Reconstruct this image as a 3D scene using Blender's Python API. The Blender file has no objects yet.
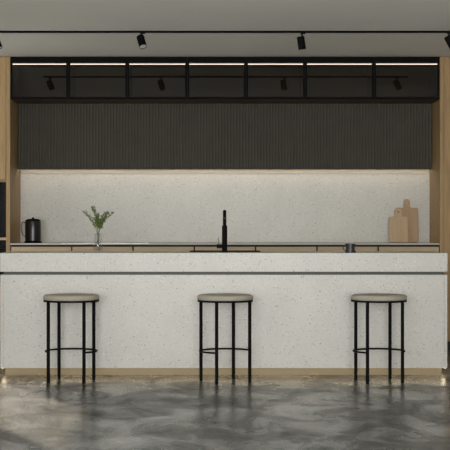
import bpy, bmesh, math, random
from mathutils import Vector, Matrix

S = bpy.context.scene
C = S.collection
PI = math.pi
R = math.radians

# ------------------------------------------------------------------ camera
cam_d = bpy.data.cameras.new('camera'); cam = bpy.data.objects.new('camera', cam_d); C.objects.link(cam)
cam.location = (0, 0, 1.15); cam.rotation_euler = (PI/2, 0, 0)
cam_d.sensor_width = 36; cam_d.sensor_fit = 'HORIZONTAL'; cam_d.lens = 36*1408/450
cam_d.shift_y = -1/450
cam_d.clip_end = 200
S.camera = cam

# ------------------------------------------------------------------ world, daylight, exposure
W = bpy.data.worlds.new('world'); S.world = W; W.use_nodes = True
W.node_tree.nodes['Background'].inputs[0].default_value = (0.93, 0.97, 1.0, 1)
W.node_tree.nodes['Background'].inputs[1].default_value = 1.42

sun_d = bpy.data.lights.new('sun', 'SUN'); sun = bpy.data.objects.new('sun', sun_d); C.objects.link(sun)
sun_d.energy = 13.0; sun_d.angle = R(1.2); sun_d.color = (1.0, 0.88, 0.74)
_el = R(30.0)
sun.rotation_euler = Vector((0.447*math.cos(_el), -0.894*math.cos(_el), -math.sin(_el))).to_track_quat('-Z', 'Y').to_euler()
sun.location = (-6, 18, 5)

day_d = bpy.data.lights.new('daylight', 'AREA'); day = bpy.data.objects.new('daylight', day_d); C.objects.link(day)
day_d.shape = 'RECTANGLE'; day_d.size = 5.0; day_d.size_y = 2.2; day_d.energy = 292; day_d.color = (1.0, 0.985, 0.95)
day.location = (-0.2, -1.8, 1.55); day.rotation_euler = (PI/2, 0, 0)

S.view_settings.view_transform = 'Standard'; S.view_settings.look = 'None'
S.view_settings.gamma = 1; S.view_settings.use_curve_mapping = False
S.view_settings.exposure = 0.75

# ------------------------------------------------------------------ materials
def new_mat(name):
    m = bpy.data.materials.new(name); m.use_nodes = True
    nt = m.node_tree; b = nt.nodes['Principled BSDF']
    return m, nt, b

def plain(name, col, rough=0.5, metal=0.0, spec=0.5, noise=0.0, nscale=20):
    m, nt, b = new_mat(name)
    b.inputs['Base Color'].default_value = (*col, 1)
    b.inputs['Roughness'].default_value = rough
    b.inputs['Metallic'].default_value = metal
    b.inputs['Specular IOR Level'].default_value = spec
    if noise:
        tc = nt.nodes.new('ShaderNodeTexCoord'); n = nt.nodes.new('ShaderNodeTexNoise')
        n.inputs['Scale'].default_value = nscale; n.inputs['Detail'].default_value = 4
        nt.links.new(tc.outputs['Object'], n.inputs['Vector'])
        r = nt.nodes.new('ShaderNodeValToRGB')
        r.color_ramp.elements[0].position = .3; r.color_ramp.elements[1].position = .7
        r.color_ramp.elements[0].color = (*[c*(1-noise) for c in col], 1)
        r.color_ramp.elements[1].color = (*[min(1, c*(1+noise)) for c in col], 1)
        nt.links.new(n.outputs['Fac'], r.inputs['Fac']); nt.links.new(r.outputs['Color'], b.inputs['Base Color'])
    return m

def emit(name, col, strength):
    m, nt, b = new_mat(name)
    b.inputs['Base Color'].default_value = (*col, 1)
    b.inputs['Emission Color'].default_value = (*col, 1)
    b.inputs['Emission Strength'].default_value = strength
    return m

def wood(name, dark, light, stretch=(14, 14, 1.0), rough=0.55):
    m, nt, b = new_mat(name)
    L = nt.links.new
    tc = nt.nodes.new('ShaderNodeTexCoord'); mp = nt.nodes.new('ShaderNodeMapping')
    mp.inputs['Scale'].default_value = stretch
    L(tc.outputs['Object'], mp.inputs['Vector'])
    n = nt.nodes.new('ShaderNodeTexNoise'); n.inputs['Scale'].default_value = 1.6
    n.inputs['Detail'].default_value = 7; n.inputs['Roughness'].default_value = .62; n.inputs['Distortion'].default_value = .7
    L(mp.outputs['Vector'], n.inputs['Vector'])
    n2 = nt.nodes.new('ShaderNodeTexNoise'); n2.inputs['Scale'].default_value = 9
    n2.inputs['Detail'].default_value = 3
    L(mp.outputs['Vector'], n2.inputs['Vector'])
    mx = nt.nodes.new('ShaderNodeMix'); mx.inputs[0].default_value = .3
    L(n.outputs['Fac'], mx.inputs[2]); L(n2.outputs['Fac'], mx.inputs[3])
    r = nt.nodes.new('ShaderNodeValToRGB')
    r.color_ramp.elements[0].position = .34; r.color_ramp.elements[1].position = .66
    r.color_ramp.elements[0].color = (*dark, 1); r.color_ramp.elements[1].color = (*light, 1)
    L(mx.outputs[0], r.inputs['Fac']); L(r.outputs['Color'], b.inputs['Base Color'])
    b.inputs['Roughness'].default_value = rough
    return m

def terrazzo(name, base, rough=0.35):
    m, nt, b = new_mat(name)
    L = nt.links.new
    tc = nt.nodes.new('ShaderNodeTexCoord')
    col = None
    big = nt.nodes.new('ShaderNodeTexNoise'); big.inputs['Scale'].default_value = 3.0; big.inputs['Detail'].default_value = 5
    L(tc.outputs['Object'], big.inputs['Vector'])
    br = nt.nodes.new('ShaderNodeValToRGB')
    br.color_ramp.elements[0].position = .3; br.color_ramp.elements[1].position = .7
    br.color_ramp.elements[0].color = (*[c*.94 for c in base], 1); br.color_ramp.elements[1].color = (*[c*1.04 for c in base], 1)
    L(big.outputs['Fac'], br.inputs['Fac'])
    col = br.outputs['Color']
    # chips: random voronoi cells, small and dark, medium grey, large pale
    for scale, rad, share, c in ((62, .25, .16, (.30, .28, .25)), (95, .30, .22, (.40, .38, .34)),
                                 (40, .17, .09, (.26, .22, .17)), (55, .34, .25, (.625, .615, .58))):
        v = nt.nodes.new('ShaderNodeTexVoronoi'); v.inputs['Scale'].default_value = scale
        v.inputs['Randomness'].default_value = 1.0
        wob = nt.nodes.new('ShaderNodeTexNoise'); wob.inputs['Scale'].default_value = scale*1.7
        L(tc.outputs['Object'], wob.inputs['Vector'])
        vm = nt.nodes.new('ShaderNodeVectorMath'); vm.operation = 'MULTIPLY_ADD'
        vm.inputs[1].default_value = (.8/scale,)*3
        L(wob.outputs['Color'], vm.inputs[0]); L(tc.outputs['Object'], vm.inputs[2])
        L(vm.outputs[0], v.inputs['Vector'])
        near = nt.nodes.new('ShaderNodeMath'); near.operation = 'LESS_THAN'; near.inputs[1].default_value = rad
        L(v.outputs['Distance'], near.inputs[0])
        sep = nt.nodes.new('ShaderNodeSeparateColor'); L(v.outputs['Color'], sep.inputs[0])
        pick = nt.nodes.new('ShaderNodeMath'); pick.operation = 'LESS_THAN'; pick.inputs[1].default_value = share
        L(sep.outputs[0], pick.inputs[0])
        both = nt.nodes.new('ShaderNodeMath'); both.operation = 'MULTIPLY'
        L(near.outputs[0], both.inputs[0]); L(pick.outputs[0], both.inputs[1])
        mx = nt.nodes.new('ShaderNodeMix'); mx.data_type = 'RGBA'
        L(both.outputs[0], mx.inputs[0]); L(col, mx.inputs[6]); mx.inputs[7].default_value = (*c, 1)
        col = mx.outputs[2]
    L(col, b.inputs['Base Color'])
    b.inputs['Roughness'].default_value = rough
    return m

def concrete(name):
    m, nt, b = new_mat(name)
    L = nt.links.new
    tc = nt.nodes.new('ShaderNodeTexCoord')
    mp = nt.nodes.new('ShaderNodeMapping'); mp.inputs['Scale'].default_value = (1.0, .62, 1); mp.inputs['Rotation'].default_value = (0, 0, .25)
    L(tc.outputs['Object'], mp.inputs['Vector'])
    n = nt.nodes.new('ShaderNodeTexNoise'); n.inputs['Scale'].default_value = 3.1; n.inputs['Detail'].default_value = 5.5
    n.inputs['Roughness'].default_value = .68; n.inputs['Distortion'].default_value = .6
    L(mp.outputs['Vector'], n.inputs['Vector'])
    w = nt.nodes.new('ShaderNodeTexNoise'); w.inputs['Scale'].default_value = .9; w.inputs['Detail'].default_value = 3
    L(tc.outputs['Object'], w.inputs['Vector'])
    mx = nt.nodes.new('ShaderNodeMix'); mx.inputs[0].default_value = .3
    L(n.outputs['Fac'], mx.inputs[2]); L(w.outputs['Fac'], mx.inputs[3])
    r = nt.nodes.new('ShaderNodeValToRGB')
    e = r.color_ramp.elements
    e[0].position = .36; e[0].color = (.022, .022, .020, 1)
    e[1].position = .64; e[1].color = (.20, .197, .186, 1)
    x = e.new(.5); x.color = (.088, .087, .081, 1)
    L(mx.outputs[0], r.inputs['Fac']); L(r.outputs['Color'], b.inputs['Base Color'])
    for sock, lo, hi in (('Roughness', .34, .21), ('Specular IOR Level', .06, .34)):
        mr = nt.nodes.new('ShaderNodeMapRange'); mr.inputs[1].default_value = .38; mr.inputs[2].default_value = .62
        mr.inputs[3].default_value = lo; mr.inputs[4].default_value = hi
        L(mx.outputs[0], mr.inputs[0]); L(mr.outputs[0], b.inputs[sock])
    return m

def glass(name, tint, ior=1.5, rough=0.0):
    m, nt, b = new_mat(name)
    nt.nodes.remove(b)
    out = nt.nodes['Material Output']
    t = nt.nodes.new('ShaderNodeBsdfTransparent'); t.inputs[0].default_value = (*tint, 1)
    g = nt.nodes.new('ShaderNodeBsdfGlossy'); g.inputs['Roughness'].default_value = rough
    f = nt.nodes.new('ShaderNodeFresnel'); f.inputs[0].default_value = ior
    mx = nt.nodes.new('ShaderNodeMixShader')
    ge = nt.nodes.new('ShaderNodeNewGeometry'); inv = nt.nodes.new('ShaderNodeMath'); inv.operation = 'SUBTRACT'; inv.inputs[0].default_value = 1
    nt.links.new(ge.outputs['Backfacing'], inv.inputs[1])
    mu = nt.nodes.new('ShaderNodeMath'); mu.operation = 'MULTIPLY'
    nt.links.new(f.outputs[0], mu.inputs[0]); nt.links.new(inv.outputs[0], mu.inputs[1])
    nt.links.new(mu.outputs[0], mx.inputs[0]); nt.links.new(t.outputs[0], mx.inputs[1]); nt.links.new(g.outputs[0], mx.inputs[2])
    nt.links.new(mx.outputs[0], out.inputs[0])
    return m

M = dict(
    terrazzo=terrazzo('terrazzo', (.57, .555, .508)),
    splash=terrazzo('terrazzo_wall', (.56, .547, .50)),
    floor=concrete('polished_concrete'),
    ceiling=plain('ceiling_paint', (.85, .83, .765), .9, noise=.02, nscale=2),
    wall=plain('wall_paint', (.60, .58, .54), .9, noise=.02, nscale=2),
    oak=wood('oak', (.315, .195, .082), (.475, .312, .142)),
    oak_h=wood('oak_horizontal', (.50, .37, .23), (.62, .47, .30), (1.0, 14, 14)),  # oak lightened: aisle light on the drawer fronts put into the colour
    board=wood('board_beech', (.50, .36, .22), (.60, .44, .275), (16, 16, 1.2), .6),
    board_dark=wood('board_oak', (.40, .27, .155), (.48, .335, .20), (16, 16, 1.2), .6),
    dark=plain('dark_lacquer', (.030, .028, .024), .6, spec=.1, noise=.08, nscale=6),
    ribbed=plain('fluted_dark', (.090, .083, .068), .65, spec=.15, noise=.06, nscale=8),
    cabin=plain('cabinet_interior', (.085, .068, .048), .6, spec=.1),
    black=plain('black_metal', (.0055, .0052, .005), .6, spec=.06),
    blackgloss=plain('black_glass', (.006, .006, .007), .08),
    void=plain('dark_interior', (.040, .032, .022), .8),
    channel=plain('bronze_channel', (.050, .052, .038), .5, .2),
    kettle=plain('kettle_black', (.012, .012, .012), .28),
    cup=plain('cup_black', (.03, .03, .029), .35),
    pin=plain('pin_grey', (.20, .20, .19), .4, .5),
    ovenglass=plain('oven_glass', (.004, .004, .005), .12, spec=.12),
    steel=plain('steel', (.50, .49, .46), .28, 1.0),
    fabric=plain('seat_fabric', (.41, .372, .305), .95, noise=.10, nscale=160),
    plinth=plain('plinth_brass', (.155, .125, .075), .5),
    counter=plain('counter_stone', (.66, .65, .61), .6, spec=.2, noise=.04, nscale=40),
    smoked=glass('smoked_glass', (.62, .605, .58), 1.7),
    clear=glass('clear_glass', (.935, .945, .94), 1.5),
    window=glass('window_glass', (.95, .96, .96), 1.3),  # panes of the added side windows
    tinted=glass('tinted_window_glass', (.64, .63, .61), 1.3),  # tint added to cut the sky light falling on the oven tower
    led_warm=emit('led_warm', (1.0, .90, .79), 3.4),
    led_soft=emit('led_soft', (.52, .46, .37), .016),
    led_niche=emit('led_niche', (1.0, .87, .68), 5.8),
    led_plinth=emit('led_plinth', (1.0, .82, .55), 6.5),
    diffuser=plain('lens', (.80, .80, .77), .3, .3),
    leaf=plain('leaf', (.25, .33, .08), .5, noise=.35, nscale=30),
    twig=plain('twig', (.16, .15, .08), .7),
)

# ------------------------------------------------------------------ mesh helpers
def box(bm, x0, x1, y0, y1, z0, z1, bev=0.0):
    b2 = bmesh.new()
    bmesh.ops.create_cube(b2, size=1)
    for v in b2.verts:
        v.co = Vector(((x0+x1)/2 + v.co.x*(x1-x0), (y0+y1)/2 + v.co.y*(y1-y0), (z0+z1)/2 + v.co.z*(z1-z0)))
    if bev: bmesh.ops.bevel(b2, geom=list(b2.edges), offset=bev, segments=2, affect='EDGES', profile=.5)
    join(bm, b2)

def join(bm, b2, mat=None):
    if mat is not None: bmesh.ops.transform(b2, matrix=mat, verts=b2.verts)
    tmp = bpy.data.meshes.new('tmp'); b2.to_mesh(tmp); b2.free(); bm.from_mesh(tmp); bpy.data.meshes.remove(tmp)

def lathe(bm, prof, n=32, cx=0, cy=0, z0=0, mat=None):
    """prof: list of (r, z); r = 0 closes on the axis"""
    b2 = bmesh.new(); rings = []
    for r, z in prof:
        if r < 1e-6: rings.append([b2.verts.new((cx, cy, z0+z))])
        else: rings.append([b2.verts.new((cx+r*math.cos(2*PI*k/n), cy+r*math.sin(2*PI*k/n), z0+z)) for k in range(n)])
    for a, b in zip(rings, rings[1:]):
        for k in range(n):
            k2 = (k+1) % n
            if len(a) == 1 and len(b) == 1: continue
            if len(a) == 1: b2.faces.new((a[0], b[k2], b[k]))
            elif len(b) == 1: b2.faces.new((a[k], a[k2], b[0]))
            else: b2.faces.new((a[k], a[k2], b[k2], b[k]))
    bmesh.ops.recalc_face_normals(b2, faces=b2.faces)
    join(bm, b2, mat)

def tube(bm, pts, rad, n=12, caps=True, closed=False):
    pts = [Vector(p) for p in pts]
    rads = rad if isinstance(rad, (list, tuple)) else [rad]*len(pts)
    b2 = bmesh.new(); rings = []; up = None
    for i, p in enumerate(pts):
        if closed: t = pts[(i+1) % len(pts)] - pts[i-1]
        elif i == 0: t = pts[1]-p
        elif i == len(pts)-1: t = p-pts[i-1]
        else: t = pts[i+1]-pts[i-1]
        t.normalize()
        if up is None: up = Vector((0, 0, 1)) if abs(t.z) < .9 else Vector((1, 0, 0))
        u = (up - t*up.dot(t)).normalized(); v = t.cross(u); up = u
        rings.append([b2.verts.new(p + (u*math.cos(2*PI*k/n) + v*math.sin(2*PI*k/n))*rads[i]) for k in range(n)])
    seq = list(zip(rings, rings[1:]))
    if closed: seq.append((rings[-1], rings[0]))
    for a, b in seq:
        for k in range(n): b2.faces.new((a[k], a[(k+1) % n], b[(k+1) % n], b[k]))
    if caps and not closed: b2.faces.new(rings[0]); b2.faces.new(rings[-1])
    bmesh.ops.recalc_face_normals(b2, faces=b2.faces)
    join(bm, b2)

def prism(bm, poly, y0, y1, bev=0.0, mat=None):
    """poly of (x, z) points, solid between y0 and y1"""
    b2 = bmesh.new()
    a = [b2.verts.new((x, y0, z)) for x, z in poly]; b = [b2.verts.new((x, y1, z)) for x, z in poly]
    b2.faces.new(a); b2.faces.new(b[::-1])
    n = len(poly)
    for k in range(n): b2.faces.new((a[k], b[k], b[(k+1) % n], a[(k+1) % n]))
    bmesh.ops.recalc_face_normals(b2, faces=b2.faces)
    if bev: bmesh.ops.bevel(b2, geom=[e for e in b2.edges if abs(e.verts[0].co.y-e.verts[1].co.y) < 1e-6], offset=bev, segments=2, affect='EDGES')
    join(bm, b2, mat)

def obj(name, bm, mat, parent=None, smooth=False, loc=None):
    """one mesh object; bm is in the parent's local space (or in world space at top level)"""
    me = bpy.data.meshes.new(name)
    if loc is not None: bmesh.ops.translate(bm, verts=bm.verts, vec=-Vector(loc))
    bm.to_mesh(me); bm.free()
    if smooth:
        for p in me.polygons: p.use_smooth = True
        me.set_sharp_from_angle(angle=R(40))
    me.materials.append(mat)
    o = bpy.data.objects.new(name, me); C.objects.link(o)
    if loc is not None: o.location = loc
    if parent: o.parent = parent
    return o

def part(name, fill, mat, parent, smooth=False, label=None):
    bm = bmesh.new(); fill(bm); o = obj(name, bm, mat, parent, smooth)
    if label: o['label'] = label
    return o

def boxpart(name, dims, mat, parent, bev=0.0, label=None):
    return part(name, lambda bm: box(bm, *dims, bev), mat, parent, label=label)

def tag(o, label, cat, group=None):
    o['label'] = label; o['category'] = cat
    if group: o['group'] = group
    return o

def thing(name, label, cat, loc=(0, 0, 0), group=None, rotz=0):
    o = bpy.data.objects.new(name, None); C.objects.link(o)
    o.location = loc; o.rotation_euler = (0, 0, rotz); o.empty_display_size = .1
    return tag(o, label, cat, group)

def struct(name, fill, mat):
    bm = bmesh.new(); fill(bm); o = obj(name, bm, mat); o['kind'] = 'structure'; return o

def children(o): return [c for c in C.objects if c.parent == o]
def copy_tree(o, parent=None):
    kids = children(o)
    c = o.copy(); C.objects.link(c); c.parent = parent
    for k in kids: copy_tree(k, c)
    return c

# ------------------------------------------------------------------ the room
YF = 12.80; YW = 13.457; CEIL = 2.673; SIDE = 2.66; YB = -2.0
struct('floor', lambda b: box(b, -SIDE-.15, SIDE+.15, YB, YW+.15, -.12, 0), M['floor'])
struct('ceiling', lambda b: box(b, -SIDE-.15, SIDE+.15, YB, YW+.15, CEIL, CEIL+.12), M['ceiling'])
struct('wall_back', lambda b: box(b, -SIDE, SIDE, YW, YW+.15, 0, CEIL), M['wall'])
def wall_with_openings(b, sgn, holes):
    x0, x1 = sorted((sgn*SIDE, sgn*(SIDE+.15))); y = YB
    for y0, y1, z0, z1 in holes:
        box(b, x0, x1, y, y0, 0, CEIL); box(b, x0, x1, y0, y1, 0, z0); box(b, x0, x1, y0, y1, z1, CEIL); y = y1
    box(b, x0, x1, y, YW+.15, 0, CEIL)
LEFT = [(1.6, 7.9, .05, 2.60), (10.74, 12.58, .05, 2.53)]  # first opening is unseen, added to light the ceiling; second admits the sun
RIGHT = [(1.6, 4.6, .05, 2.60)]  # unseen opening, added to throw more light on the ceiling
struct('wall_left', lambda b: wall_with_openings(b, -1, LEFT), M['wall'])
struct('wall_right', lambda b: wall_with_openings(b, 1, RIGHT), M['wall'])
for n, (sgn, (y0, y1, z0, z1)) in enumerate([(-1, LEFT[1]), (-1, LEFT[0]), (1, RIGHT[0])]):
    t = .04
    xa, xb = sorted((sgn*(SIDE+.05), sgn*(SIDE+.11))); xc, xd = sorted((sgn*(SIDE+.078), sgn*(SIDE+.085)))
    def win(b):
        box(b, xa, xb, y0, y0+t, z0, z1); box(b, xa, xb, y1-t, y1, z0, z1)
        box(b, xa, xb, y0+t, y1-t, z0, z0+t); box(b, xa, xb, y0+t, y1-t, z1-t, z1)
    wf = struct('window_%d' % (n+1), win, M['black'])  # all but the first are added windows, there for ceiling light
    boxpart('glass_pane', (xc, xd, y0+t, y1-t, z0+t, z1-t), M['tinted'] if n == 0 else M['window'], wf)

# ------------------------------------------------------------------ splashback
bm = bmesh.new(); box(bm, -1.952, 1.952, YW-.02, YW-.0005, .974, 1.70)
tag(obj('splashback', bm, M['splash'], loc=(0, YW-.01, .974)), 'speckled off-white stone splashback behind the back counter', 'splashback')

# ------------------------------------------------------------------ tall oak units on both sides
XI = 1.954
def tall(name, sgn, label):
    t = thing(name, label, 'cabinet', (sgn*2.30, 13.13, 0))
    bx, by = sgn*2.30, 13.13
    def q(x0, x1, y0, y1, z0, z1):
        x0, x1 = sorted((sgn*x0, sgn*x1)); return (x0-bx, x1-bx, y0-by, y1-by, z0, z1)
    boxpart('side_panel', q(XI, XI+.036, YF, YW-.002, .08, CEIL-.002), M['oak'], t)
    boxpart('side_panel', q(2.632, 2.655, YF+.02, YW-.002, .08, CEIL-.002), M['oak'], t)
    boxpart('plinth', q(XI+.002, 2.653, YF+.05, YF+.07, 0, .08), M['void'], t)
    boxpart('back_panel', q(XI+.036, 2.632, YW-.02, YW-.003, .08, CEIL-.002), M['oak'], t)
    return t, q
tl, q = tall('oven_tower', -1, 'oak tall cabinet at the left edge, housing the black ovens')
def door(t, dims, hz):
    d = boxpart('door', dims, M['oak'], t, .0015)
    return d
door(tl, q(1.993, 2.655, YF, YF+.02, 1.553, CEIL-.004), 0)
door(tl, q(1.993, 2.655, YF, YF+.02, .082, .59), 0)
boxpart('shelf', q(1.990, 2.632, YF+.03, YW-.02, 1.533, 1.551), M['oak'], tl)
boxpart('shelf', q(1.990, 2.632, YF+.02, YW-.02, .592, .61), M['oak'], tl)
boxpart('divider_rail', q(1.990, 2.632, YF+.003, YW-.02, 1.004, 1.026), M['oak_h'], tl, label='pale rail between the two black ovens')
tr, q2 = tall('larder_cabinet', 1, 'oak tall cabinet at the right edge, full height from black plinth to ceiling')
door(tr, q2(1.992, 2.655, YF, YF+.02, .082, CEIL-.004), 0)

ov = thing('wall_oven', 'black glass wall oven set above a pale rail in the oak tower', 'oven', (-2.31, YF+.25, 1.027))
boxpart('body', (-.31, .31, -.20, .30, 0, .502), M['void'], ov)
boxpart('door', (-.315, .3185, -.245, -.205, .003, .40), M['ovenglass'], ov, .002)
boxpart('control_panel', (-.315, .3185, -.245, -.205, .405, .502), M['ovenglass'], ov, .002)
h = part('handle', lambda b: (tube(b, [(-.25, -.285, .36), (.25, -.285, .36)], .009), tube(b, [(-.22, -.285, .36), (-.22, -.24, .36)], .006), tube(b, [(.22, -.285, .36), (.22, -.24, .36)], .006)), M['black'], ov, True)
ov2 = thing('compact_oven', 'lower black oven under the pale rail of the oak tower', 'oven', (-2.31, YF+.25, .612))
boxpart('body', (-.31, .31, -.20, .30, 0, .388), M['void'], ov2)
boxpart('door', (-.315, .3185, -.245, -.205, .004, .312), M['ovenglass'], ov2, .002)
boxpart('control_panel', (-.315, .3185, -.245, -.205, .320, .388), M['ovenglass'], ov2, .002)

# ------------------------------------------------------------------ fluted wall panel with light channel under it
ft = thing('fluted_wall_cabinet', 'dark fluted wall cabinet front above the splashback', 'wall cabinet', (0, 13.35, 1.664))
def flutes(b):
    n = 138; x0 = -1.952; p = 3.904/n; rr = p/2
    b2 = bmesh.new(); pts = []
    for k in range(n):
        cx = x0 + p*(k+.5)
        for a in (180, 150, 120, 90, 60, 30):
            pts.append((cx + rr*.86*math.cos(R(a)) , 13.275 - 13.35 - rr*.9*math.sin(R(a))))
        pts.append((cx + rr*.86, 13.275-13.35))
    lo = [b2.verts.new((x, y, 0)) for x, y in pts]; hi = [b2.verts.new((x, y, .62)) for x, y in pts]
    for k in range(len(pts)-1): b2.faces.new((lo[k], lo[k+1], hi[k+1], hi[k]))
    bk = [b2.verts.new((x, 13.279-13.35, z)) for x, z in ((x0, 0), (-x0, 0), (-x0, .62), (x0, .62))]
    b2.faces.new(bk)
    b2.faces.new([bk[0]] + lo + [bk[1]]); b2.faces.new([bk[3]] + hi + [bk[2]])
    b2.faces.new((bk[0], lo[0], hi[0], bk[3])); b2.faces.new((bk[1], lo[-1], hi[-1], bk[2]))
    bmesh.ops.recalc_face_normals(b2, faces=b2.faces); join(b, b2)
part('fluted_front', flutes, M['ribbed'], ft)
boxpart('body', (-1.952, 1.952, 13.281-13.35, YW-.003-13.35, .025, .62), M['dark'], ft)
lp = thing('light_channel', 'warm glowing light channel under the fluted wall cabinet', 'light', (0, 13.40, 1.625))
boxpart('housing', (-1.950, 1.950, -.115, .036, .0605, .0630), M['dark'], lp)
boxpart('diffuser', (-1.945, 1.945, .022, .0365, .004, .0600), M['led_soft'], lp)
boxpart('led_strip', (-1.93, 1.93, -.085, -.070, .0560, .0604), M['led_niche'], lp)

# ------------------------------------------------------------------ glass-fronted cabinets under the ceiling
edges = [-1.952] + [(p-225)/110 for p in (68.2, 127.3, 187.2, 246, 305, 374)] + [1.952]
ordn = ['leftmost', 'second from left of the', 'third from left of the', 'middle one of the', 'third from right of the', 'second from right of the', 'rightmost']
glabels = ['leftmost of the seven dark glass-fronted lit cabinets, beside the oven tower',
           'second from left of the seven dark glass-fronted cabinets under the ceiling',
           'third from left of the seven dark glass-fronted cabinets under the ceiling',
           'middle one of the seven dark glass-fronted cabinets, above the tap',
           'third from right of the seven dark glass-fronted cabinets under the ceiling',
           'widest dark glass-fronted cabinet, second from right under the ceiling',
           'rightmost of the seven dark glass-fronted lit cabinets, beside the larder cabinet']
GZ0, GZ1 = 2.284, CEIL-.003
for i in range(7):
    xa, xb = edges[i]+.001, edges[i+1]-.001
    cx = (xa+xb)/2; w = (xb-xa)/2; d = YW-.003-YF; hgt = GZ1-GZ0
    t = thing('glass_wall_cabinet', glabels[i], 'wall cabinet', (cx, YF, GZ0), 'lit glass cabinets under the ceiling')
    def carcass(b):
        e = .016
        box(b, -w, -w+e, .026, d, 0, hgt); box(b, w-e, w, .026, d, 0, hgt)
        box(b, -w+e, w-e, .026, d, 0, e); box(b, -w+e, w-e, .026, d, hgt-.051, hgt)
        box(b, -w+e, w-e, d-.19, d-.178, e, hgt-.051)
    part('carcass', carcass, M['cabin'], t)
    f = .017 if 0 < i < 6 else .017
    def frame(b):
        box(b, -w, -w+f, 0, .022, 0, hgt); box(b, w-f, w, 0, .022, 0, hgt)
        box(b, -w+f, w-f, 0, .022, 0, .022); box(b, -w+f, w-f, 0, .022, hgt-.053, hgt)
    dr = bpy.data.objects.new('door', None); C.objects.link(dr); dr.parent = t
    part('frame', frame, M['black'], dr)
    boxpart('glass_pane', (-w+f, w-f, .008, .013, .022, hgt-.053), M['smoked'], dr)
    boxpart('led_strip', (-w+.0158, w-.0158, .034, .042, hgt-.0650, hgt-.0600), M['led_warm'], t)

# ------------------------------------------------------------------ back counter
NB = 7; bw = 2*XI/NB - .0006
bl = ['leftmost oak base cabinet under the back counter, next to the oven tower', 'second from left oak base cabinet under the back counter, by the vase',
      'third from left oak base cabinet under the back counter', 'middle oak base cabinet under the back counter, behind the tap',
      'third from right oak base cabinet under the back counter', 'second from right oak base cabinet under the back counter, behind the cup',
      'rightmost oak base cabinet under the back counter, below the chopping boards']
base = thing('base_cabinet', bl[0], 'base cabinet', (-XI+.0003+bw/2, YF+.02, 0), 'oak base cabinets along the back wall')
boxpart('body', (-bw/2, bw/2, .025, .615, .08, .9605), M['void'], base)
boxpart('plinth', (-bw/2, bw/2, .05, .068, 0, .079), M['void'], base)
boxpart('drawer', (-bw/2+.007, bw/2-.007, -.005, .022, .66, .942), M['oak_h'], base, .001)  # drawer colour carries the light of the aisle
boxpart('door', (-bw/2+.007, bw/2-.007, -.005, .022, .085, .652), M['oak'], base, .001)
for k in range(1, NB):
    c = copy_tree(base); c.location.x += k*2*XI/NB; c['label'] = bl[k]
bm = bmesh.new(); box(bm, -XI+.001, XI-.001, YF, YW-.002, .9615, .9735, .001)
tag(obj('back_worktop', bm, M['counter'], loc=(0, 13.1, .9615)), 'thin pale back worktop running between the two oak tall cabinets', 'worktop')

hob = thing('induction_hob', 'flat black glass induction hob on the back counter left of the tap', 'hob', (-1.10, 13.12, .9736))
boxpart('glass_top', (-.405, .405, -.24, .24, .002, .0065), M['blackgloss'], hob, .0015)
boxpart('frame', (-.402, .402, -.237, .237, 0, .002), M['steel'], hob)
def rings(b):
    for x, y, r in ((-.25, -.10, .08), (-.25, .11, .095), (.25, .11, .08), (.25, -.10, .10), (0, .02, .12)):
        lathe(b, [(r, .0066), (r, .0068), (r+.003, .0068), (r+.003, .0066)], 32, x, y)
part('cooking_zones', rings, plain('zone_mark', (.12, .12, .12), .4), hob)

# kettle
k = thing('kettle', 'black kettle with a thin pale side handle on back counter, left corner', 'kettle', (-1.786, 13.10, .9736))
part('base', lambda b: lathe(b, [(0, 0), (.080, 0), (.082, .006), (.078, .016), (0, .016)], 40), M['black'], k, True)
part('body', lambda b: lathe(b, [(0, .017), (.068, .017), (.073, .022), (.0735, .10), (.0735, .195), (.071, .203), (0, .203)], 40), M['kettle'], k, True)
ld = part('lid', lambda b: lathe(b, [(.072, .2035), (.070, .211), (.055, .221), (.02, .226), (0, .226)], 40), M['black'], k, True)
part('knob', lambda b: lathe(b, [(.012, .2255), (.012, .234), (.008, .238), (0, .238)], 16), M['black'], ld, True)
part('handle', lambda b: tube(b, [(-.070, 0, .188), (-.088, 0, .196), (-.103, 0, .185), (-.107, 0, .15), (-.104, 0, .11), (-.094, 0, .075), (-.073, 0, .055)], .0068, 10), M['pin'], k, True, label='thin pale curved handle')

# chopping boards
def board(name, label, w, hb, hw, hh, hole, loc, lean, rad, mat):
    t = thing(name, label, 'chopping board', loc); t.rotation_euler = (-lean, 0, 0)
    def fill(b):
        pts = []
        def arc(cx, cz, r, a0, a1, n=6):
            for i in range(n+1):
                a = R(a0 + (a1-a0)*i/n); pts.append((cx+r*math.cos(a), cz+r*math.sin(a)))
        arc(-w/2+.008, .008, .008, 270, 180); arc(-w/2+.012, hb-.012, .012, 180, 90)
        pts.append((-hw/2-.004, hb)); pts.append((-hw/2, hb+.008))
        arc(-hw/2+rad, hb+hh-rad, rad, 180, 90); arc(hw/2-rad, hb+hh-rad, rad, 90, 0)
        pts.append((hw/2, hb+.008)); pts.append((hw/2+.004, hb))
        arc(w/2-.012, hb-.012, .012, 90, 0); arc(w/2-.008, .008, .008, 0, -90)
        b2 = bmesh.new()
        prism(b2, pts, 0, .018, .0015)
        join(b, b2)
    o = part('board', fill, mat, t)
    hc = bmesh.new(); lathe(hc, [(0, -.05), (hole, -.05), (hole, .05), (0, .05)], 20, mat=Matrix.Translation((0, .009, hb+hh*.58)) @ Matrix.Rotation(PI/2, 4, 'X'))
    me = bpy.data.meshes.new('cut'); hc.to_mesh(me); hc.free()
    cut = bpy.data.objects.new('cut', me); C.objects.link(cut); cut.parent = t
    md = o.modifiers.new('hole', 'BOOLEAN'); md.object = cut; md.operation = 'DIFFERENCE'; md.solver = 'EXACT'
    bpy.context.view_layer.update()
    ev = o.evaluated_get(bpy.context.evaluated_depsgraph_get())
    o.data = bpy.data.meshes.new_from_object(ev); o.modifiers.clear()
    bpy.data.objects.remove(cut)
    return t
lean = math.asin(.068/.415)
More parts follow.
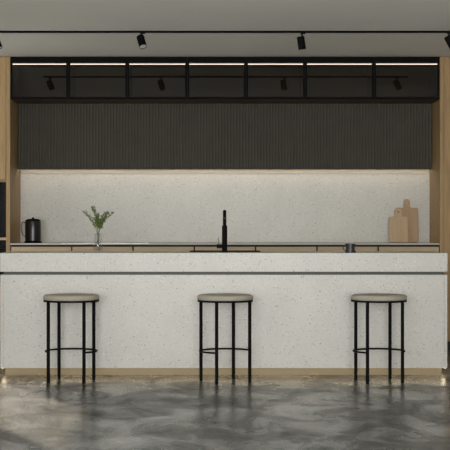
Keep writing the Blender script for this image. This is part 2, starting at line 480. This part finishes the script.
board('large_chopping_board', 'taller wooden chopping board leaning on the splashback behind the shorter board', .212, .332, .060, .086, .008, (1.731, 13.3475, .977), lean, .028, M['board_dark'])
board('small_chopping_board', 'shorter wooden chopping board with a holed handle, in front of the taller one', .176, .246, .066, .075, .012, (1.642, 13.305, .977), lean, .012, M['board'])

# ------------------------------------------------------------------ kitchen island
IY0, IY1 = 10.587, 11.325
isl = thing('kitchen_island', 'long speckled white island with glowing recessed plinth', 'kitchen island', (0, 10.95, 0))
def g(x0, x1, y0, y1, z0, z1): return (x0, x1, y0-10.95, y1-10.95, z0, z1)
XL, XR = -1.690, 1.672; e = .022
boxpart('front_panel', g(XL+e+.0008, XR-e-.0008, IY0+.003, IY0+.025, .066, .768), M['terrazzo'], isl, .001)
boxpart('back_panel', g(XL+e+.0008, XR-e-.0008, IY1-.025, IY1-.003, .066, .768), M['terrazzo'], isl, .001)
boxpart('end_panel', g(XL, XL+e, IY0+.003, IY1-.003, .066, .768), M['terrazzo'], isl, .001)
boxpart('end_panel', g(XR-e, XR, IY0+.003, IY1-.003, .066, .768), M['terrazzo'], isl, .001)
def core(b):
    for a in (g(XL+e, XR-e, IY0+.026, IY0+.045, .10, .766), g(XL+e, XR-e, IY1-.045, IY1-.026, .10, .766), g(XL+e, XR-e, IY0+.045, IY1-.045, .10, .12)): box(b, *a)
part('inner_body', core, M['void'], isl)
def chan(b):
    y0, y1 = IY0+.028, IY1-.028; x0, x1 = XL+.022, XR-.022
    box(b, *g(x0, x1, y0, y0+.02, .7681, .7905)); box(b, *g(x0, x1, y1-.02, y1, .7681, .7905))
    box(b, *g(x0, x0+.02, y0+.02, y1-.02, .7681, .7905)); box(b, *g(x1-.02, x1, y0+.02, y1-.02, .7681, .7905))
part('grip_channel', chan, M['channel'], isl, label='dark recessed channel under the worktop')
boxpart('plinth', g(XL+.018, XR-.022, IY0+.14, IY1-.14, 0, .0985), M['plinth'], isl, label='warm lit recessed plinth')
for xa in (XL+.004, XR-.014):
    boxpart('led_strip', g(xa, xa+.010, IY0+.05, IY1-.05, .0605, .0655), M['led_plinth'], isl)
for ya in (IY0+.029, IY1-.043):
    boxpart('led_strip', g(XL+.018, XR-.022, ya, ya+.014, .0658, .0778), M['led_plinth'], isl)

SX, SY0, SY1 = .262, 10.985, 11.275
def top(b):
    z0, z1 = .791, .9315; x0, x1 = -1.692, 1.673
    b2 = bmesh.new()
    def ring(z, xs, ys): return [b2.verts.new((x, y-10.95, z)) for x, y in ((xs[0], ys[0]), (xs[1], ys[0]), (xs[1], ys[1]), (xs[0], ys[1]))]
    oT, oB = ring(z1, (x0, x1), (IY0, IY1)), ring(z0, (x0, x1), (IY0, IY1))
    iT, iB = ring(z1, (-SX, SX), (SY0, SY1)), ring(z0, (-SX, SX), (SY0, SY1))
    for k in range(4):
        j = (k+1) % 4
        b2.faces.new((oB[k], oB[j], oT[j], oT[k])); b2.faces.new((iT[k], iT[j], iB[j], iB[k]))
        b2.faces.new((oT[k], oT[j], iT[j], iT[k])); b2.faces.new((oB[j], oB[k], iB[k], iB[j]))
    bmesh.ops.recalc_face_normals(b2, faces=b2.faces)
    bmesh.ops.bevel(b2, geom=[e for e in b2.edges if len(e.link_faces) == 2 and abs(e.calc_face_angle(0)) > 1 and all(v in oT+oB for v in e.verts)], offset=.002, segments=2, affect='EDGES')
    bmesh.ops.translate(b2, verts=b2.verts, vec=(0, 0, -.791)); join(b, b2)
bm = bmesh.new(); top(bm); ot = obj('island_worktop', bm, M['terrazzo']); ot.location = (0, 10.95, .791)
tag(ot, 'thick speckled white worktop slab on the island, holding the sink', 'worktop')

sk = thing('sink', 'black sink let into the island worktop behind the tap', 'sink', (0, (SY0+SY1)/2, .9315))
def basin(b):
    x, y, z = SX-.004, (SY1-SY0)/2-.004, -.18; t = .003
    box(b, -x, -x+t, -y, y, z, .0005); box(b, x-t, x, -y, y, z, .0005)
    box(b, -x+t, x-t, -y, -y+t, z, .0005); box(b, -x+t, x-t, y-t, y, z, .0005); box(b, -x+t, x-t, -y+t, y-t, z, z+t)
part('basin', basin, M['black'], sk)
def rim(b):
    x, y = SX, (SY1-SY0)/2; o = .014; i = -.006
    for a in ((-x-o, -x-i, -y-o, y+o), (x+i, x+o, -y-o, y+o), (-x-i, x+i, -y-o, -y-i), (-x-i, x+i, y+i, y+o)): box(b, *a, .0006, .0062)
part('rim', rim, M['black'], sk)
part('drain', lambda b: lathe(b, [(.035, -.1768), (.035, -.174), (.028, -.174), (0, -.175)], 24), M['steel'], sk, True)

fc = thing('kitchen_tap', 'tall black tap with side lever standing on the island by the sink', 'tap', (-.003, 10.935, .93152))
part('base', lambda b: lathe(b, [(0, 0), (.026, 0), (.026, .008), (.021, .010), (0, .010)], 28), M['black'], fc, True)
part('column', lambda b: lathe(b, [(0, .0105), (.0205, .0105), (.0205, .203), (.017, .207), (0, .207)], 28), M['black'], fc, True)
def neck(b):
    p = [(0, 0, .2075), (0, 0, .26)]
    rr = .048; zc = .268
    p += [(0, rr-rr*math.cos(a), zc+rr*math.sin(a)) for a in [PI*i/14 for i in range(15)]]
    p += [(0, 2*rr, .20)]
    tube(b, p, .0135, 16)
part('spout', neck, M['black'], fc, True)
part('collar', lambda b: lathe(b, [(.0138, .258), (.0150, .259), (.0150, .268), (.0138, .269)], 24), M['channel'], fc, True, label='slim dull steel collar')
part('spray_head', lambda b: lathe(b, [(0, .135), (.014, .135), (.017, .14), (.017, .195), (.0145, .1995), (0, .1995)], 20, 0, .096), M['black'], fc, True)
lv = part('lever', lambda b: tube(b, [(-.0207, 0, .046), (-.062, 0, .046)], .0150, 18), M['black'], fc, True)
part('lever_pin', lambda b: tube(b, [(-.047, 0, .0605), (-.049, 0, .113)], .0038, 10), M['pin'], lv, True)

# vase and sprigs
vx, vy, vz = -1.006, 11.16, .9312
va = thing('glass_vase', 'small clear glass vase holding leafy green sprigs on the island', 'vase', (vx, vy, vz))
part('body', lambda b: lathe(b, [(0, 0), (.030, 0), (.035, .006), (.039, .03), (.039, .06), (.033, .095), (.026, .115), (.027, .135), (.031, .145),
                                 (.0285, .145), (.0245, .134), (.0235, .115), (.0305, .094), (.0365, .06), (.0365, .03), (.032, .010), (0, .008)], 36), M['clear'], va, True)
rnd = random.Random(4)
sprigs = [(-.112, .318, -.01, 'leafy sprig in the vase leaning furthest left', 15),
          (-.038, .352, .012, 'tallest leafy sprig in the vase, left of centre', 16),
          (-.004, .300, -.014, 'short upright leafy sprig in the middle of the vase', 18),
          (.070, .308, .010, 'dense leafy sprig in the vase leaning right', 25),
          (.112, .306, -.006, 'leafy sprig in the vase leaning furthest right', 12)]
for i, (dx, dz, dy, label, nl) in enumerate(sprigs):
    a = 2*PI*i/5
    p0 = Vector((.012*math.cos(a), .012*math.sin(a), .0115)); p1 = Vector((dx*.07, dy*.3, .150)); p2 = Vector((dx, dy, dz))
    t = thing('leafy_sprig', label, 'sprig', (vx, vy, vz), 'sprigs in the vase')
    pm = p1*.5 + p2*.5 + Vector((-dx*.14, 0, .008))
    def pos(u):
        if u < .33: return p0.lerp(p1, u/.33)
        v = (u-.33)/.67; c = p1.lerp(p2, .5)*2 - (p1+p2)*.5 + (pm-(p1+p2)*.5)*2
        c = pm*2 - (p1+p2)*.5
        return p1*(1-v)**2 + c*2*v*(1-v) + p2*v*v
    part('stem', lambda b: tube(b, [pos(u/12) for u in range(13)], [.0028-.0016*u/12 for u in range(13)], 6), M['twig'], t, True)
    def leaves(b):
        b2 = bmesh.new()
        for n in range(nl*2):
            u = .44 + .56*(n+rnd.random()*.6)/(nl*2); p = pos(min(1, u)); tan = (pos(min(1, u+.02)) - pos(u-.03)).normalized()
            an = n*2.4 + rnd.uniform(-.4, .4)
            side = Vector((math.cos(an), math.sin(an)*.8, .12)).normalized()
            d = (tan*rnd.uniform(.45, .9) + side).normalized(); L = rnd.uniform(.019, .030); wdt = L*rnd.uniform(.24, .34)
            nr = d.cross(Vector((rnd.uniform(-1, 1), rnd.uniform(-1, 1), rnd.uniform(.2, 1)))).normalized(); up = nr.cross(d)
            c0 = p + d*.003
            vs = [c0, c0+d*L*.35+nr*wdt, c0+d*L*.7+nr*wdt*.8, c0+d*L-up*.002, c0+d*L*.7-nr*wdt*.8, c0+d*L*.35-nr*wdt]
            mid = [c0+d*L*.35-up*.0022, c0+d*L*.7-up*.0026]
            V = [b2.verts.new(v) for v in vs]; m0, m1 = [b2.verts.new(v) for v in mid]
            for f in ((V[0], V[1], m0), (V[1], V[2], m1, m0), (V[2], V[3], m1), (V[3], V[4], m1), (V[4], V[5], m0, m1), (V[5], V[0], m0)): b2.faces.new(f)
        ex = bmesh.ops.solidify(b2, geom=list(b2.faces), thickness=.0006)
        join(b, b2)
    part('leaves', leaves, M['leaf'], t)

# cup
cp = thing('cup', 'small black ribbed cup standing on the island, right of the tap', 'cup', (.952, 10.69, .93153))
def cup(b):
    pr = [(0, 0), (.036, 0), (.041, .003)]
    for i in range(5):
        z = .006 + i*.0115
        w = (.041, .036, .034, .036, .041)[i]
        pr += [(w, z), (w, z+.006), (w-.003, z+.0075), (w-.003, z+.0105)]
    pr += [(.042, .064), (.042, .069), (.039, .069), (.031, .030), (.030, .008), (0, .007)]
    lathe(b, pr, 36)
part('body', cup, M['cup'], cp, True)
part('handle', lambda b: tube(b, [(-.036, 0, .052), (-.048, 0, .052), (-.055, 0, .042), (-.053, 0, .028), (-.046, 0, .020), (-.036, 0, .018)], .0035, 10), M['channel'], cp, True)

# ------------------------------------------------------------------ bar stools
def make_stool(loc, a0, label):
    t = thing('bar_stool', label, 'stool', loc, 'bar stools in front of the island', R(a0))
    Rr = .1975; lr = .0125
    part('seat', lambda b: lathe(b, [(0, .600), (.196, .600), (.2015, .605), (.203, .614), (.202, .625), (.196, .633), (.184, .637), (.1, .639), (0, .6395)], 56), M['fabric'], t, True)
    part('seat_ring', lambda b: lathe(b, [(.186, .586), (.2015, .586), (.2015, .5995), (.186, .5995), (.186, .586)], 56), M['black'], t, True)
    for k in range(4):
        a = R(90*k)
        x, y = (Rr-.010)*math.cos(a), (Rr-.010)*math.sin(a)
        lg = part('leg', lambda b: tube(b, [(x, y, .006), (x, y, .5855)], lr, 14), M['black'], t, True)
        part('foot_pad', lambda b: lathe(b, [(0, 0), (.010, 0), (.0115, .006), (0, .006)], 14, x, y), M['void'], lg, True)
    # footrest hoop: three quarters of a circle, open between legs 0 and 1
    def hoop(b):
        tube(b, [((Rr-.012)*math.cos(R(90+270*i/48)), (Rr-.012)*math.sin(R(90+270*i/48)), .227) for i in range(49)], .0068, 10)
    part('footrest', hoop, M['black'], t, True)
    return t
def px(x, d): return (x-225)*d/1408
s1 = make_stool((px(71.3, 10.24), 10.24, 0), 215, 'left bar stool, round grey-beige seat on black legs, below the vase')
for x, a, l in ((225.2, 251, 'middle bar stool, round grey-beige seat on black legs, in line with the tap'),
                (378.9, 238, 'right bar stool, round grey-beige seat on black legs, towards the right end of island')):
    c = copy_tree(s1); c.location = (px(x, 10.24), 10.24, 0); c.rotation_euler = (0, 0, R(a)); c['label'] = l

# ------------------------------------------------------------------ ceiling track and spotlights
TY = 11.11
tk = thing('lighting_track', 'long thin black lighting track on the ceiling above the island', 'lighting track', (0, TY, CEIL))
boxpart('rail', (-1.862, 1.872, -.0175, .0175, -.0145, -.0005), M['black'], tk, .001)
boxpart('end_cap', (-1.872, -1.8622, -.0185, .0185, -.0150, -.0005), M['black'], tk)
boxpart('end_cap', (1.8722, 1.882, -.0185, .0185, -.0150, -.0005), M['black'], tk)
def make_spot(x, label, tilt, pitch):
    t = thing('track_spotlight', label, 'spotlight', (x, TY, CEIL-.0150), 'spotlights on the ceiling track')
    boxpart('adapter', (-.012, .026, -.012, .012, -.008, -.0005), M['black'], t)
    part('stem', lambda b: tube(b, [(0, 0, -.0085), (0, 0, -.040)], .007, 12), M['black'], t, True)
    m = Matrix.Translation((-.012, 0, -.028)) @ Matrix.Rotation(-R(tilt), 4, 'Y') @ Matrix.Rotation(R(pitch), 4, 'X')
    hd = part('lamp_head', lambda b: lathe(b, [(0, 0), (.026, 0), (.030, -.004), (.030, -.103), (.0275, -.103), (.0275, -.097), (0, -.097)], 32, mat=m), M['black'], t, True)
    part('lens', lambda b: lathe(b, [(.027, -.0975), (.026, -.100), (.012, -.0985), (0, -.0985)], 32, mat=m), M['diffuser'], hd, True, label='pale lens')
    return t
make_spot(-1.805, 'leftmost track spotlight, cut by the left edge above the oven tower', 20, -8)
make_spot(-.657, 'track spotlight left of centre with its lens showing, second from left', 16, -28)
make_spot(.608, 'track spotlight right of centre hanging nearly straight, third from left', 8, 6)
make_spot(1.766, 'rightmost track spotlight, cut by the right edge above the larder cabinet', 27, -5)
